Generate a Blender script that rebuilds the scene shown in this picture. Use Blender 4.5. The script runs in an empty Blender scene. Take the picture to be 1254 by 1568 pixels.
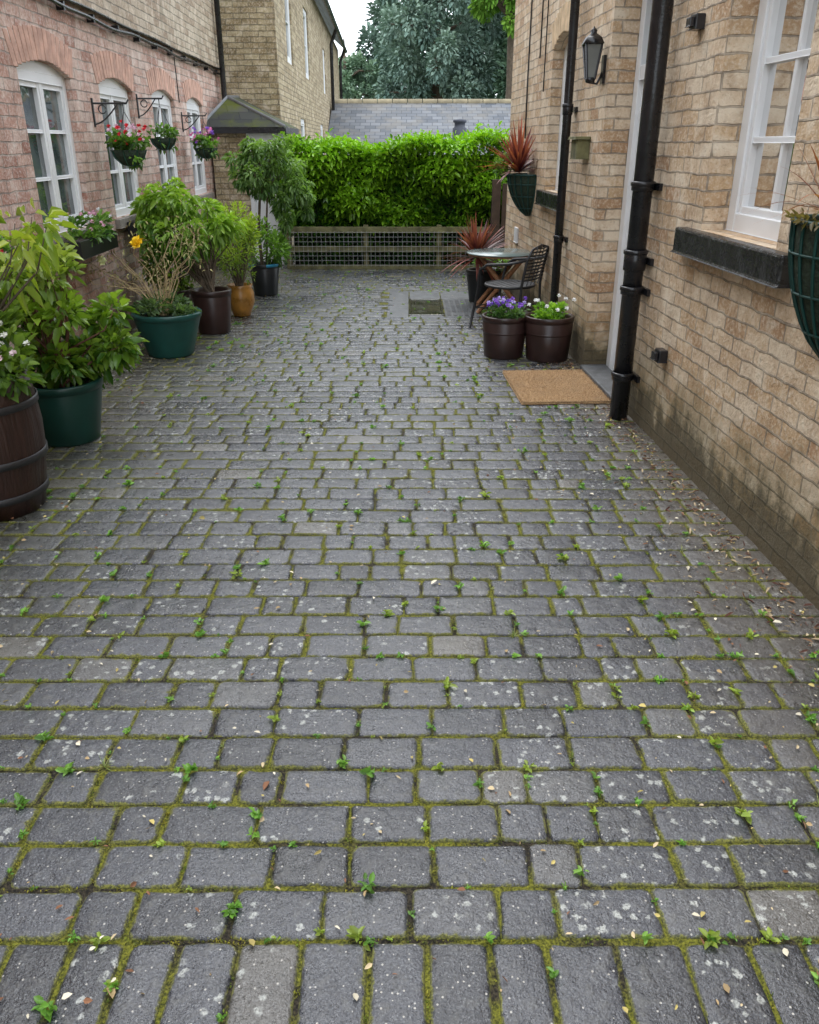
import bpy, math, random
import numpy as np
from mathutils import Vector
random.seed(7); rng=np.random.default_rng(7)
scene=bpy.context.scene
scene.view_settings.view_transform='Standard'; scene.view_settings.look='None'; scene.view_settings.exposure=0
COL=scene.collection

# ------------------------------------------------------------------ materials
class NT:
    def __init__(s,name):
        s.m=bpy.data.materials.new(name); s.m.use_nodes=True; s.t=s.m.node_tree
        s.t.nodes.clear(); s.out=s.t.nodes.new('ShaderNodeOutputMaterial')
    def n(s,typ,props=None,**inp):
        nd=s.t.nodes.new(typ)
        for k,v in (props or {}).items(): setattr(nd,k,v)
        for k,v in inp.items(): s.set(nd,k.replace('_',' '),v)
        return nd
    def set(s,nd,key,v):
        i=nd.inputs[key]
        if isinstance(v,bpy.types.NodeSocket): s.t.links.new(v,i)
        else: i.default_value=v
    def math(s,op,a,b=0.0,clamp=False):
        nd=s.t.nodes.new('ShaderNodeMath'); nd.operation=op; nd.use_clamp=clamp
        s.set(nd,0,a); s.set(nd,1,b); return nd.outputs[0]
    def mix(s,f,a,b,bt='MIX'):
        nd=s.t.nodes.new('ShaderNodeMix'); nd.data_type='RGBA'; nd.blend_type=bt
        s.set(nd,0,f); s.set(nd,6,c4(a)); s.set(nd,7,c4(b)); return nd.outputs[2]
    def ramp(s,f,stops,interp='LINEAR'):
        nd=s.t.nodes.new('ShaderNodeValToRGB'); s.set(nd,0,f); r=nd.color_ramp; r.interpolation=interp
        while len(r.elements)<len(stops): r.elements.new(0.5)
        for e,(p,c) in zip(r.elements,stops):
            e.position=p; e.color=c4(c) if not isinstance(c,(int,float)) else (c,c,c,1)
        return nd.outputs[0]
    def noise(s,vec,scale,detail=3,rough=.55,out=0):
        nd=s.n('ShaderNodeTexNoise',None,Scale=float(scale),Detail=float(detail),Roughness=rough)
        if vec is not None: s.set(nd,'Vector',vec)
        return nd.outputs[out]
    def pos(s): return s.n('ShaderNodeNewGeometry').outputs['Position']
    def bump(s,h,dist=.005,strength=1.0):
        return s.n('ShaderNodeBump',None,Strength=strength,Distance=dist,Height=h).outputs[0]
    def bsdf(s,**k):
        b=s.n('ShaderNodeBsdfPrincipled')
        for kk,v in k.items():
            key=kk.replace('_',' ')
            if key=='Base Color' and not isinstance(v,bpy.types.NodeSocket): v=c4(v)
            s.set(b,key,v)
        s.t.links.new(b.outputs[0],s.out.inputs[0]); return s.m
def c4(c):
    if isinstance(c,bpy.types.NodeSocket): return c
    return (c[0],c[1],c[2],1.0) if len(c)==3 else c

def simple(name,col,rough=.5,var=.25,scale=6,bump=.0,bscale=60,metal=0):
    t=NT(name); p=t.pos()
    n=t.noise(p,scale,3)
    c=t.mix(t.ramp(n,[(.3,0.0),(.7,1.0)]),[x*(1-var) for x in col],[min(1,x*(1+var)) for x in col])
    r=t.math('ADD',t.math('MULTIPLY',n,.3),rough-.15,True)
    k=dict(Base_Color=c,Roughness=r,Metallic=metal)
    if bump: k['Normal']=t.bump(t.noise(p,bscale,2),bump)
    return t.bsdf(**k)

def brick_mat(name,stops,mortar,base_dirt=.5,bw=.235,rh=.076,stain=(.16,.13,.09),bumpd=.014,pale=(.70,.60,.48)):
    t=NT(name); uv=t.n('ShaderNodeUVMap').outputs[0]; p=t.pos()
    nz=t.n('ShaderNodeTexNoise',None,Scale=10.0,Detail=2.0,Vector=uv).outputs['Color']
    sc=t.n('ShaderNodeVectorMath',{'operation':'SCALE'}); t.set(sc,0,nz); sc.inputs['Scale'].default_value=.024
    ad=t.n('ShaderNodeVectorMath',{'operation':'ADD'}); t.set(ad,0,uv); t.set(ad,1,sc.outputs[0])
    b=t.n('ShaderNodeTexBrick',{'offset':.5,'squash':1.0},Vector=ad.outputs[0],Scale=1.0,Brick_Width=bw,Row_Height=rh,Mortar_Size=.006,Mortar_Smooth=.4,Bias=0.0)
    b.inputs['Color1'].default_value=(0,0,0,1); b.inputs['Color2'].default_value=(1,1,1,1); b.inputs['Mortar'].default_value=(.5,.5,.5,1)
    c=t.ramp(b.outputs['Color'],stops)
    fine=t.noise(p,48,3,.7); med=t.noise(p,7,3,.6)
    mp=t.n('ShaderNodeMapping',None,Vector=p); mp.inputs['Scale'].default_value=(4,4,.8)
    st=t.noise(mp.outputs[0],1.4,3,.65)
    c=t.mix(t.ramp(med,[(.4,0.0),(.7,.5)]),c,[x*.75 for x in stops[0][1]])
    c=t.mix(t.ramp(med,[(.30,.65),(.46,0.0)]),c,pale)
    c=t.mix(t.ramp(fine,[(.48,0.0),(.70,.7)]),c,pale)
    c=t.mix(t.ramp(fine,[(.25,.6),(.42,0.0)]),c,[x*.45 for x in stops[0][1]])
    c=t.mix(t.ramp(b.outputs['Fac'],[(.2,0.0),(.8,.85)]),c,t.mix(t.ramp(med,[(.4,0.0),(.6,1.0)]),mortar,[x*.5 for x in mortar]))
    c=t.mix(t.ramp(st,[(.54,0.0),(.78,.5)]),c,stain)
    sep=t.n('ShaderNodeSeparateXYZ',None,Vector=p).outputs[2]
    nn=t.math('ADD',t.math('MULTIPLY',med,.45),t.math('ADD',t.math('MULTIPLY',st,.45),t.math('MULTIPLY',fine,.25)))
    d=t.math('SUBTRACT',sep,nn)
    c=t.mix(t.math('MULTIPLY',t.ramp(t.math('ADD',d,.36),[(.0,1.0),(.34,0.0)]),base_dirt),c,(.15,.125,.05))
    c=t.mix(t.math('MULTIPLY',t.ramp(t.math('ADD',d,.42),[(.0,1.0),(.14,0.0)]),.72),c,(.05,.042,.025))
    h=t.math('ADD',t.math('SUBTRACT',1.0,b.outputs['Fac']),t.math('MULTIPLY',fine,.55))
    h=t.math('ADD',h,t.math('MULTIPLY',b.outputs['Color'],.35))
    return t.bsdf(Base_Color=c,Roughness=.88,Normal=t.bump(h,bumpd))

M_BR=brick_mat('buff_brick',[(0,(.44,.26,.14)),(.25,(.59,.41,.24)),(.6,(.68,.51,.34)),(1,(.76,.63,.47))],(.48,.40,.31),.7,stain=(.36,.26,.17),pale=(.78,.68,.54))
M_BL=brick_mat('pink_brick',[(0,(.36,.17,.12)),(.3,(.54,.31,.24)),(.65,(.62,.42,.34)),(1,(.72,.57,.49))],(.52,.45,.39),.6,stain=(.38,.30,.24),pale=(.74,.66,.60))
M_BU=brick_mat('grey_buff_brick',[(0,(.30,.21,.14)),(.4,(.45,.36,.26)),(1,(.58,.50,.39))],(.36,.32,.26),.5,stain=(.20,.18,.13))
M_BF=brick_mat('yellow_brick',[(0,(.22,.16,.08)),(.4,(.38,.29,.16)),(1,(.52,.43,.27))],(.27,.24,.17),.5,stain=(.16,.13,.07))
M_BL1=simple('arch_brick',(.58,.36,.28),.9,.25,9,.006,50)
M_BR1=simple('arch_brick_buff',(.62,.46,.29),.9,.25,9,.006,50)
M_WHITE=simple('white_paint',(.80,.81,.82),.4,.05,3)
M_BLACK=simple('black_gloss_paint',(.012,.012,.014),.28,.4,8,.002,30)
M_SILL=simple('black_sill_paint',(.02,.021,.022),.26,.6,14,.006,40)
M_IRON=simple('black_iron',(.02,.02,.022),.45,.3,20)
M_SOIL=simple('potting_soil',(.035,.024,.016),.95,.5,40,.02,60)
M_MOSSW=simple('mossy_timber',(.14,.135,.065),.9,.5,9,.006,40)
M_DARKW=simple('dark_timber',(.06,.04,.03),.85,.4,9,.006,40)
M_WOOD=simple('teak_wood',(.28,.13,.06),.6,.35,12,.003,60)
M_GREENP=simple('green_plastic',(.010,.075,.062),.4,.2,5)
M_GREENP2=simple('dark_green_plastic',(.006,.045,.035),.38,.2,5)
M_BROWNP=simple('brown_plastic',(.030,.014,.012),.35,.3,6)
M_BLACKP=simple('black_plastic',(.012,.014,.016),.35,.3,6)
M_OCHRE=simple('ochre_glazed_clay',(.34,.16,.03),.3,.4,9)
M_BLUE=simple('blue_plastic',(.03,.25,.42),.4,.1,4)
M_LEAD=simple('lead_flashing',(.22,.23,.24),.55,.2,6)
M_LINER=simple('basket_liner',(.02,.035,.02),.9,.5,40,.01,60)
M_TRUNK=simple('bark',(.10,.075,.05),.9,.35,12,.01,40)
M_CURT=simple('curtain_cloth',(.72,.73,.75),.9,.06,5)

def slate(name,cols,mosscol,mossamt):
    t=NT(name); uv=t.n('ShaderNodeUVMap').outputs[0]; p=t.pos()
    b=t.n('ShaderNodeTexBrick',{'offset':.5},Vector=uv,Scale=1.0,Brick_Width=.3,Row_Height=.22,Mortar_Size=.008,Mortar_Smooth=.1)
    b.inputs['Color1'].default_value=(0,0,0,1); b.inputs['Color2'].default_value=(1,1,1,1)
    c=t.ramp(b.outputs['Color'],[(0,cols[0]),(1,cols[1])])
    c=t.mix(t.math('MULTIPLY',b.outputs['Fac'],.7),c,(.04,.04,.05))
    c=t.mix(t.math('MULTIPLY',t.ramp(t.noise(p,1.6,4,.7),[(.45,0.0),(.65,1.0)]),mossamt),c,mosscol)
    return t.bsdf(Base_Color=c,Roughness=.8,Specular_IOR_Level=.25,Normal=t.bump(t.math('SUBTRACT',b.outputs['Color'],b.outputs['Fac']),.01))
M_SLATE=slate('slate_roof',((.10,.11,.125),(.19,.20,.215)),(.20,.185,.16),.6)
M_SLATEM=slate('mossy_slate',((.05,.055,.05),(.10,.10,.09)),(.11,.13,.02),.9)

def glassmat(name,c0,c1):
    t=NT(name); p=t.pos(); n=t.noise(p,2.2,2)
    c=t.mix(t.ramp(n,[(.4,0.0),(.6,1.0)]),c0,c1)
    return t.bsdf(Base_Color=c,Roughness=.04,Specular_IOR_Level=1.0,IOR=1.6,Normal=t.bump(n,.008))
M_GLASS=glassmat('window_glass',(.02,.035,.035),(.11,.14,.14))
def clear():
    t=NT('clear_glass'); tr=t.n('ShaderNodeBsdfTransparent'); gl=t.n('ShaderNodeBsdfGlossy',None,Roughness=.03)
    fr=t.n('ShaderNodeFresnel',None,IOR=1.5)
    mx=t.n('ShaderNodeMixShader'); t.set(mx,0,t.math('ADD',fr.outputs[0],.04,True)); t.set(mx,1,tr.outputs[0]); t.set(mx,2,gl.outputs[0])
    t.t.links.new(mx.outputs[0],t.out.inputs[0]); return t.m
M_CLEAR=clear()
M_TABG=simple('table_glass',(.20,.25,.24),.15,.1,3)
M_ROOM=simple('dim_room',(.10,.11,.125),.9,.2,3)

def leafmat(name,rough=.42,trans=.25):
    t=NT(name); a=t.n('ShaderNodeAttribute',{'attribute_name':'Col'}).outputs['Color']
    b=t.n('ShaderNodeBsdfPrincipled',None,Roughness=rough); t.set(b,'Base Color',a)
    if trans<=0:
        t.t.links.new(b.outputs[0],t.out.inputs[0]); return t.m
    tl=t.n('ShaderNodeBsdfTranslucent'); t.set(tl,'Color',t.mix(1.0,a,(1.6,1.8,.6),'MULTIPLY'))
    mx=t.n('ShaderNodeMixShader'); mx.inputs[0].default_value=trans
    t.set(mx,1,b.outputs[0]); t.set(mx,2,tl.outputs[0]); t.t.links.new(mx.outputs[0],t.out.inputs[0]); return t.m
M_LEAF=leafmat('leaf',.4,.3); M_LEAFG=leafmat('glossy_leaf',.32,.22); M_LEAFF=leafmat('distant_foliage',.8,0)
M_DRY=leafmat('dry_leaf',.8,0)

# ---- setts
def sett_mat():
    t=NT('stone_sett'); p=t.pos()
    at=t.n('ShaderNodeAttribute',{'attribute_name':'Col'}).outputs['Color']
    s=t.n('ShaderNodeSeparateColor',None,Color=at); r=s.outputs[0]; e=s.outputs[1]; g=s.outputs[2]
    grit=t.noise(p,170,3,.75); med=t.noise(p,24,4,.68); big=t.noise(p,1.5,3,.65)
    c=t.ramp(r,[(0,(.020,.023,.031)),(.3,(.037,.042,.055)),(.6,(.060,.066,.082)),(.85,(.085,.088,.094)),(1,(.13,.122,.108))])
    c=t.mix(t.ramp(grit,[(.36,.75),(.48,0.0)]),c,(.007,.007,.009))
    c=t.mix(t.ramp(grit,[(.55,0.0),(.72,.60)]),c,(.34,.355,.36))
    c=t.mix(t.ramp(med,[(.52,0.0),(.74,.5)]),c,(.18,.18,.165))
    c=t.mix(t.ramp(med,[(.28,.5),(.42,0.0)]),c,(.018,.018,.022))
    c=t.mix(t.ramp(big,[(.36,.4),(.50,0.0)]),c,(.016,.018,.024))
    v=t.n('ShaderNodeTexVoronoi',None,Vector=p,Scale=85.0)
    sp=t.math('MULTIPLY',t.math('LESS_THAN',v.outputs['Distance'],.22),t.math('GREATER_THAN',t.n('ShaderNodeSeparateColor',None,Color=v.outputs['Color']).outputs[0],.86))
    c=t.mix(t.math('MULTIPLY',sp,.8),c,(.55,.53,.48))
    dn=t.noise(p,50,2,.6,1)
    sc=t.n('ShaderNodeVectorMath',{'operation':'SCALE'}); t.set(sc,0,dn); sc.inputs['Scale'].default_value=.030
    ad=t.n('ShaderNodeVectorMath',{'operation':'ADD'}); t.set(ad,0,p); t.set(ad,1,sc.outputs[0])
    v2=t.n('ShaderNodeTexVoronoi',None,Vector=ad.outputs[0],Scale=34.0)
    m=t.ramp(v2.outputs['Distance'],[(.24,1.0),(.40,0.0)])
    sel=t.ramp(t.math('ADD',t.n('ShaderNodeSeparateColor',None,Color=v2.outputs['Color']).outputs[1],t.math('MULTIPLY',t.math('SUBTRACT',g,.5),.85)),[(.90,0.0),(.96,1.0)])
    m=t.math('MULTIPLY',t.math('MULTIPLY',m,sel),t.ramp(grit,[(.36,.15),(.52,.9)]))
    c=t.mix(m,c,(.46,.48,.45))
    x=t.n('ShaderNodeSeparateXYZ',None,Vector=p)
    bigp=t.math('ADD',t.math('MULTIPLY',big,1.1),t.math('MULTIPLY',med,.3))
    lm=t.n('ShaderNodeMapRange',None,Value=t.math('SUBTRACT',bigp,x.outputs[0])); lm.inputs[1].default_value=1.9; lm.inputs[2].default_value=3.1
    c=t.mix(t.math('MULTIPLY',lm.outputs[0],.6),c,(.085,.080,.038))
    rm=t.n('ShaderNodeMapRange',None,Value=t.math('ADD',t.math('ADD',x.outputs[0],t.math('MULTIPLY',x.outputs[1],.05)),bigp)); rm.inputs[1].default_value=1.80; rm.inputs[2].default_value=2.35
    c=t.mix(t.math('MULTIPLY',rm.outputs[0],.7),c,(.115,.095,.068))
    em=t.ramp(t.math('ADD',e,t.math('ADD',t.math('MULTIPLY',t.math('SUBTRACT',med,.5),1.9),t.math('MULTIPLY',t.math('SUBTRACT',big,.5),1.6))),[(.70,0.0),(.98,.95)])
    c=t.mix(em,c,t.mix(t.ramp(grit,[(.4,0.0),(.6,1.0)]),(.04,.048,.007),(.22,.22,.028)))
    rough=t.math('ADD',t.ramp(big,[(.36,.20),(.64,.42)]),t.math('MULTIPLY',t.math('SUBTRACT',med,.5),.7))
    rough=t.math('ADD',rough,t.math('MULTIPLY',em,.5),True)
    h=t.math('ADD',t.math('MULTIPLY',grit,.45),t.math('MULTIPLY',med,1.3))
    return t.bsdf(Base_Color=c,Roughness=rough,Normal=t.bump(h,.006),Specular_IOR_Level=1.0)
M_SETT=sett_mat()
def joint_mat():
    t=NT('mossy_joint'); p=t.pos()
    a=t.noise(p,140,3,.75); b=t.noise(p,4,3,.65)
    moss=t.mix(t.ramp(a,[(.38,0.0),(.62,1.0)]),(.05,.06,.006),(.28,.28,.03)); soil=t.mix(t.ramp(a,[(.4,0.0),(.62,1.0)]),(.008,.007,.006),(.08,.065,.04))
    f=t.ramp(t.math('ADD',b,t.math('MULTIPLY',a,.15)),[(.50,0.0),(.60,1.0)])
    return t.bsdf(Base_Color=t.mix(f,soil,moss),Roughness=.95,Normal=t.bump(a,.012))
M_JOINT=joint_mat()
def ground_mat():
    t=NT('ground_grass'); p=t.pos()
    return t.bsdf(Base_Color=t.mix(t.noise(p,3,3),(.035,.05,.018),(.09,.11,.04)),Roughness=.95)
M_GROUND=ground_mat()
def coir():
    t=NT('coir'); p=t.pos(); a=t.noise(p,160,3,.8)
    c=t.mix(t.ramp(a,[(.35,0.0),(.65,1.0)]),(.20,.10,.04),(.62,.42,.22)); c=t.mix(t.ramp(t.noise(p,6,3),[(.45,0.0),(.75,.5)]),c,(.26,.18,.11))
    return t.bsdf(Base_Color=c,Roughness=.95,Normal=t.bump(a,.008))
M_COIR=coir()
def cover():
    t=NT('wet_cast_iron'); p=t.pos(); n=t.noise(p,5,2,.7)
    return t.bsdf(Base_Color=t.mix(n,(.025,.027,.02),(.09,.09,.06)),Roughness=t.ramp(n,[(.45,.03),(.65,.25)]),Specular_IOR_Level=1.0)
M_COVER=cover()
M_CONC=simple('concrete_frame',(.12,.125,.13),.45,.4,14,.004,120)
def barrel():
    t=NT('stained_oak'); p=t.pos(); mp=t.n('ShaderNodeMapping',None,Vector=p); mp.inputs['Scale'].default_value=(22,22,1.2)
    n=t.noise(mp.outputs[0],3,3,.6)
    return t.bsdf(Base_Color=t.mix(n,(.012,.006,.005),(.05,.021,.014)),Roughness=.42,Normal=t.bump(n,.008))
M_BARREL=barrel()

# ------------------------------------------------------------------ mesh helpers
def empty(name,loc=(0,0,0)):
    e=bpy.data.objects.new(name,None); e.location=loc; e.empty_display_size=.1; COL.objects.link(e); return e
class Fr:   # wall frame : a along, o outward, z up
    def __init__(s,ox,oy,dx,dy,side):
        l=math.hypot(dx,dy); s.o=(ox,oy); s.d=(dx/l,dy/l); s.n=(s.d[1]*side,-s.d[0]*side)
    def p(s,a,o,z): return (s.o[0]+s.d[0]*a+s.n[0]*o, s.o[1]+s.d[1]*a+s.n[1]*o, z)
W=Fr(0,0,0,1,1)    # a=Y , o=X
class MB:
    def __init__(s): s.v=[];s.f=[];s.u=[];s.m=[];s.s=[]
    def face(s,pts,m=0,uv=None,sm=False):
        i=len(s.v); s.v+=list(pts); s.f.append(tuple(range(i,i+len(pts)))); s.u.append(uv); s.m.append(m); s.s.append(sm)
    def idx(s,f,m=0,sm=True,uv=None): s.f.append(tuple(f)); s.u.append(uv); s.m.append(m); s.s.append(sm)
    def box(s,fr,a0,a1,o0,o1,z0,z1,m=0):
        i=len(s.v)
        s.v+=[fr.p(a,o,z) for z in (z0,z1) for a,o in ((a0,o0),(a1,o0),(a1,o1),(a0,o1))]
        A=abs(a1-a0);O=abs(o1-o0);Z=z1-z0
        for f,(w,h,b0,c0) in (((0,1,2,3),(A,O,a0,o0)),((4,5,6,7),(A,O,a0,o0)),((0,1,5,4),(A,Z,a0,z0)),((2,3,7,6),(A,Z,a0,z0)),((1,2,6,5),(O,Z,o0+a0,z0)),((3,0,4,7),(O,Z,o0+a0,z0))):
            s.f.append(tuple(i+k for k in f)); s.m.append(m); s.s.append(False)
            s.u.append([(b0,c0),(b0+w,c0),(b0+w,c0+h),(b0,c0+h)])
    def lathe(s,c,prof,m=0,segs=28,t0=0,t1=2*math.pi,ms=None):
        closed=abs(t1-t0-2*math.pi)<1e-6; n=segs if closed else segs+1
        i=len(s.v)
        for k,(r,z) in enumerate(prof):
            for j in range(n):
                t=t0+(t1-t0)*j/segs
                s.v.append((c[0]+r*math.cos(t),c[1]+r*math.sin(t),c[2]+z))
        for k in range(len(prof)-1):
            for j in range(segs):
                j2=(j+1)%n
                s.idx((i+k*n+j,i+k*n+j2,i+(k+1)*n+j2,i+(k+1)*n+j),ms[k] if ms else m)
    def tube(s,pts,r,m=0,segs=8,cap=True):
        pts=[Vector(p) for p in pts]; n=len(pts); i=len(s.v); up=Vector((0,0,1)); prev=None
        rs=r if isinstance(r,(list,tuple)) else [r]*n
        for k in range(n):
            tg=(pts[min(k+1,n-1)]-pts[max(k-1,0)]); tg.normalize()
            ref=prev if prev is not None else (Vector((1,0,0)) if abs(tg.z)>.9 else up)
            x=ref-tg*ref.dot(tg)
            if x.length<1e-4: x=Vector((0,1,0))-tg*tg.y
            x.normalize(); prev=x; y=tg.cross(x)
            for j in range(segs):
                t=2*math.pi*j/segs; q=pts[k]+(x*math.cos(t)+y*math.sin(t))*rs[k]; s.v.append(tuple(q))
        for k in range(n-1):
            for j in range(segs):
                j2=(j+1)%segs; s.idx((i+k*segs+j,i+k*segs+j2,i+(k+1)*segs+j2,i+(k+1)*segs+j),m)
        if cap:
            s.idx([i+j for j in range(segs)],m,False); s.idx([i+(n-1)*segs+j for j in range(segs)],m,False)
    def build(s,name,mats,parent=None,bevel=0):
        me=bpy.data.meshes.new(name); me.from_pydata(s.v,[],s.f)
        uvl=me.uv_layers.new(name='UVMap').data
        for p in me.polygons:
            u=s.u[p.index]
            if u:
                for li,q in zip(p.loop_indices,u): uvl[li].uv=q
            p.material_index=s.m[p.index]; p.use_smooth=s.s[p.index]
        for m in mats: me.materials.append(m)
        o=bpy.data.objects.new(name,me); COL.objects.link(o)
        if parent: o.parent=parent; o.matrix_parent_inverse.translation=-Vector(parent.location)
        if bevel:
            b=o.modifiers.new('b','BEVEL'); b.width=bevel; b.segments=2; b.limit_method='ANGLE'
        return o

def np_mesh(name,V,faces_n,F,C,mat,parent=None,smooth=False):
    me=bpy.data.meshes.new(name); nf=len(F)//faces_n
    me.vertices.add(len(V)); me.vertices.foreach_set('co',V.astype(np.float32).ravel())
    me.loops.add(len(F)); me.loops.foreach_set('vertex_index',F.astype(np.int32))
    me.polygons.add(nf); me.polygons.foreach_set('loop_start',np.arange(0,len(F),faces_n,dtype=np.int32))
    try: me.polygons.foreach_set('loop_total',np.full(nf,faces_n,dtype=np.int32))
    except Exception: pass
    me.update(calc_edges=True)
    if C is not None:
        ca=me.color_attributes.new('Col','FLOAT_COLOR','POINT')
        ca.data.foreach_set('color',np.concatenate([C,np.ones((len(C),1))],1).astype(np.float32).ravel())
    if smooth: me.polygons.foreach_set('use_smooth',np.ones(nf,dtype=bool))
    me.materials.append(mat); me.validate()
    o=bpy.data.objects.new(name,me); COL.objects.link(o)
    if parent: o.parent=parent; o.matrix_parent_inverse.translation=-Vector(parent.location)
    return o
def nrm(a): return a/np.maximum(np.linalg.norm(a,axis=1,keepdims=True),1e-6)
def leaves(name,P,D,L,Wd,C,mat,parent=None,fold=.25,droop=.18):
    n=len(P); D=nrm(D); R=nrm(rng.normal(size=(n,3))*.45+np.array([0,0,1.0]))
    S=nrm(np.cross(D,R)); N=np.cross(S,D)
    L=np.broadcast_to(L,(n,)).reshape(-1,1); Wd=np.broadcast_to(Wd,(n,)).reshape(-1,1)
    up=np.array([[0,0,1.0]])
    V=np.stack([P,P+D*L*.3+S*Wd*.45+N*Wd*fold,P+D*L*.68+S*Wd*.38+N*Wd*fold*.8-up*L*droop*.4,P+D*L-up*L*droop,
                P+D*L*.68-S*Wd*.38+N*Wd*fold*.8-up*L*droop*.4,P+D*L*.3-S*Wd*.45+N*Wd*fold],1).reshape(-1,3)
    base=(np.arange(n)*6).reshape(-1,1)
    F=np.concatenate([base+np.array([[0,1,2,3]]),base+np.array([[0,3,4,5]])],1).ravel()
    return np_mesh(name,V,4,F,np.repeat(C,6,axis=0),mat,parent)
def colmix(n,dark,light,t):
    t=np.clip(t,0,1.15).reshape(-1,1); return np.array(dark)*(1-t)+np.array(light)*t

def foliage(name,c,rad,n,L,Wd,dark,light,mat,parent=None,k=18,cr=.32,up=.5,shell=.55,droop=.2,zlight=.5):
    c=np.array(c,float); rad=np.array(rad,float)
    d=nrm(rng.normal(size=(k,3))); rr=rng.uniform(shell,1.0,(k,1))**.7
    K=d*rr*(1-cr*.6); kc=rng.uniform(-.25,.25,k); ks=rng.uniform(.65,1.25,k)
    ki=rng.integers(0,k,n); q=nrm(rng.normal(size=(n,3)))*(rng.uniform(.15,1,(n,1))**.5)
    U=K[ki]+q*cr*ks[ki].reshape(-1,1)
    P=c+U*rad
    D=nrm(q*1.0+U*.5)+rng.normal(size=(n,3))*.35+np.array([0,0,up])
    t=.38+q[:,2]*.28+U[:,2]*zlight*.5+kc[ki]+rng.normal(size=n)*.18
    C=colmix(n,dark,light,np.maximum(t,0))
    Ls=L*rng.uniform(.6,1.3,n)
    leaves(name,P,D,Ls,Wd/L*Ls,C,mat,parent,droop=droop)
    return c+K*rad
def stems(name,base,tips,r,mat,parent,wig=.05):
    mb=MB(); b=Vector(base)
    for t in tips:
        t=Vector(t); b2=b+Vector((random.uniform(-.03,.03),random.uniform(-.03,.03),0)); m1=b2.lerp(t,.4)+Vector((random.uniform(-wig,wig),random.uniform(-wig,wig),wig)); m2=b2.lerp(t,.75)+Vector((random.uniform(-wig,wig),random.uniform(-wig,wig),0))
        mb.tube([b2,m1,m2,t],[r,r*.75,r*.5,r*.25],0,6)
    return mb.build(name,[mat],parent)
def flowers(name,P,size,cols,parent):
    n=len(P); k=6; PP=np.repeat(P,k,axis=0); a=np.tile(np.arange(k)*2*math.pi/k,n)+np.repeat(rng.uniform(0,6,n),k)
    D=np.stack([np.cos(a),np.sin(a)*.7-.35,np.full(n*k,.3)+np.sin(a)*.7],1)
    ci=rng.integers(0,len(cols),n); C=np.repeat(np.array(cols)[ci],k,axis=0)
    leaves(name,PP,D,size,size*1.0,C,M_DRY,parent,droop=.0)
def spiky(name,c,n,L,Wd,dark,light,parent,mat=None,minel=-.1,maxel=1.4):
    V=[];C=[];F=[]
    for i in range(n):
        az=random.uniform(0,2*math.pi); el=random.uniform(minel,maxel); l=L*random.uniform(.7,1.1); w=Wd*random.uniform(.7,1.1)
        d=np.array([math.cos(az)*math.cos(el),math.sin(az)*math.cos(el),math.sin(el)]); s=np.array([-math.sin(az),math.cos(az),0])
        col=colmix(1,dark,light,np.array([random.random()]))[0]; b=len(V); dr=random.uniform(.1,.5)*math.cos(el)
        S=6
        for k in range(S+1):
            t=k/S; p=np.array(c)+d*l*t-np.array([0,0,1])*l*dr*t*t; ww=w*(.55+1.2*t*(1-t)*1.6)*(1-t**3)*.5
            V+= [p-s*ww,p+s*ww+np.array([0,0,ww*.3])]; C+=[col*(.75+.4*t)]*2
        for k in range(S): F+=[b+2*k,b+2*k+1,b+2*k+3,b+2*k+2]
    return np_mesh(name,np.array(V),4,np.array(F),np.array(C),mat or M_LEAF,parent)

# ------------------------------------------------------------------ walls
def arcz(op,a):
    am=(op['a0']+op['a1'])/2; hw=(op['a1']-op['a0'])/2
    return op['z1']+op.get('rise',0)*(1-((a-am)/hw)**2)
def wall(name,fr,a0,a1,z0,z1,ops,depth,mat,parent):
    mb=MB(); As=sorted({a0,a1,*[o[k] for o in ops for k in('a0','a1')]}); Zs=sorted({z0,z1,*[o['z0'] for o in ops],*[o['z1']+o.get('rise',0) for o in ops]})
    As=[a for a in As if a0<=a<=a1]; Zs=[z for z in Zs if z0<=z<=z1]
    for i in range(len(As)-1):
        for j in range(len(Zs)-1):
            am=(As[i]+As[i+1])/2; zm=(Zs[j]+Zs[j+1])/2
            if any(o['a0']<am<o['a1'] and o['z0']<zm<o['z1']+o.get('rise',0) for o in ops): continue
            A,B,C,D=As[i],As[i+1],Zs[j],Zs[j+1]
            mb.face([fr.p(A,0,C),fr.p(B,0,C),fr.p(B,0,D),fr.p(A,0,D)],0,[(A,C),(B,C),(B,D),(A,D)])
    for o in ops:
        dp=o.get('depth',depth); N=12 if o.get('rise',0) else 1
        for e in (o['a0'],o['a1']):
            mb.face([fr.p(e,0,o['z0']),fr.p(e,-dp,o['z0']),fr.p(e,-dp,o['z1']),fr.p(e,0,o['z1'])],0,[(e,o['z0']),(e+dp,o['z0']),(e+dp,o['z1']),(e,o['z1'])])
        mb.face([fr.p(o['a0'],0,o['z0']),fr.p(o['a1'],0,o['z0']),fr.p(o['a1'],-dp,o['z0']),fr.p(o['a0'],-dp,o['z0'])],0,[(o['a0'],0),(o['a1'],0),(o['a1'],dp),(o['a0'],dp)])
        zt=o['z1']+o.get('rise',0)
        for k in range(N):
            p=o['a0']+(o['a1']-o['a0'])*k/N; q=o['a0']+(o['a1']-o['a0'])*(k+1)/N; zp=arcz(o,p); zq=arcz(o,q)
            mb.face([fr.p(p,0,zp),fr.p(q,0,zq),fr.p(q,-dp,zq),fr.p(p,-dp,zp)],0,[(p,0),(q,0),(q,dp),(p,dp)])
            if N>1: mb.face([fr.p(p,0,zp),fr.p(q,0,zq),fr.p(q,0,zt),fr.p(p,0,zt)],0,[(p,zp),(q,zq),(q,zt),(p,zt)])
    return mb.build(name,[mat],parent)
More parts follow.
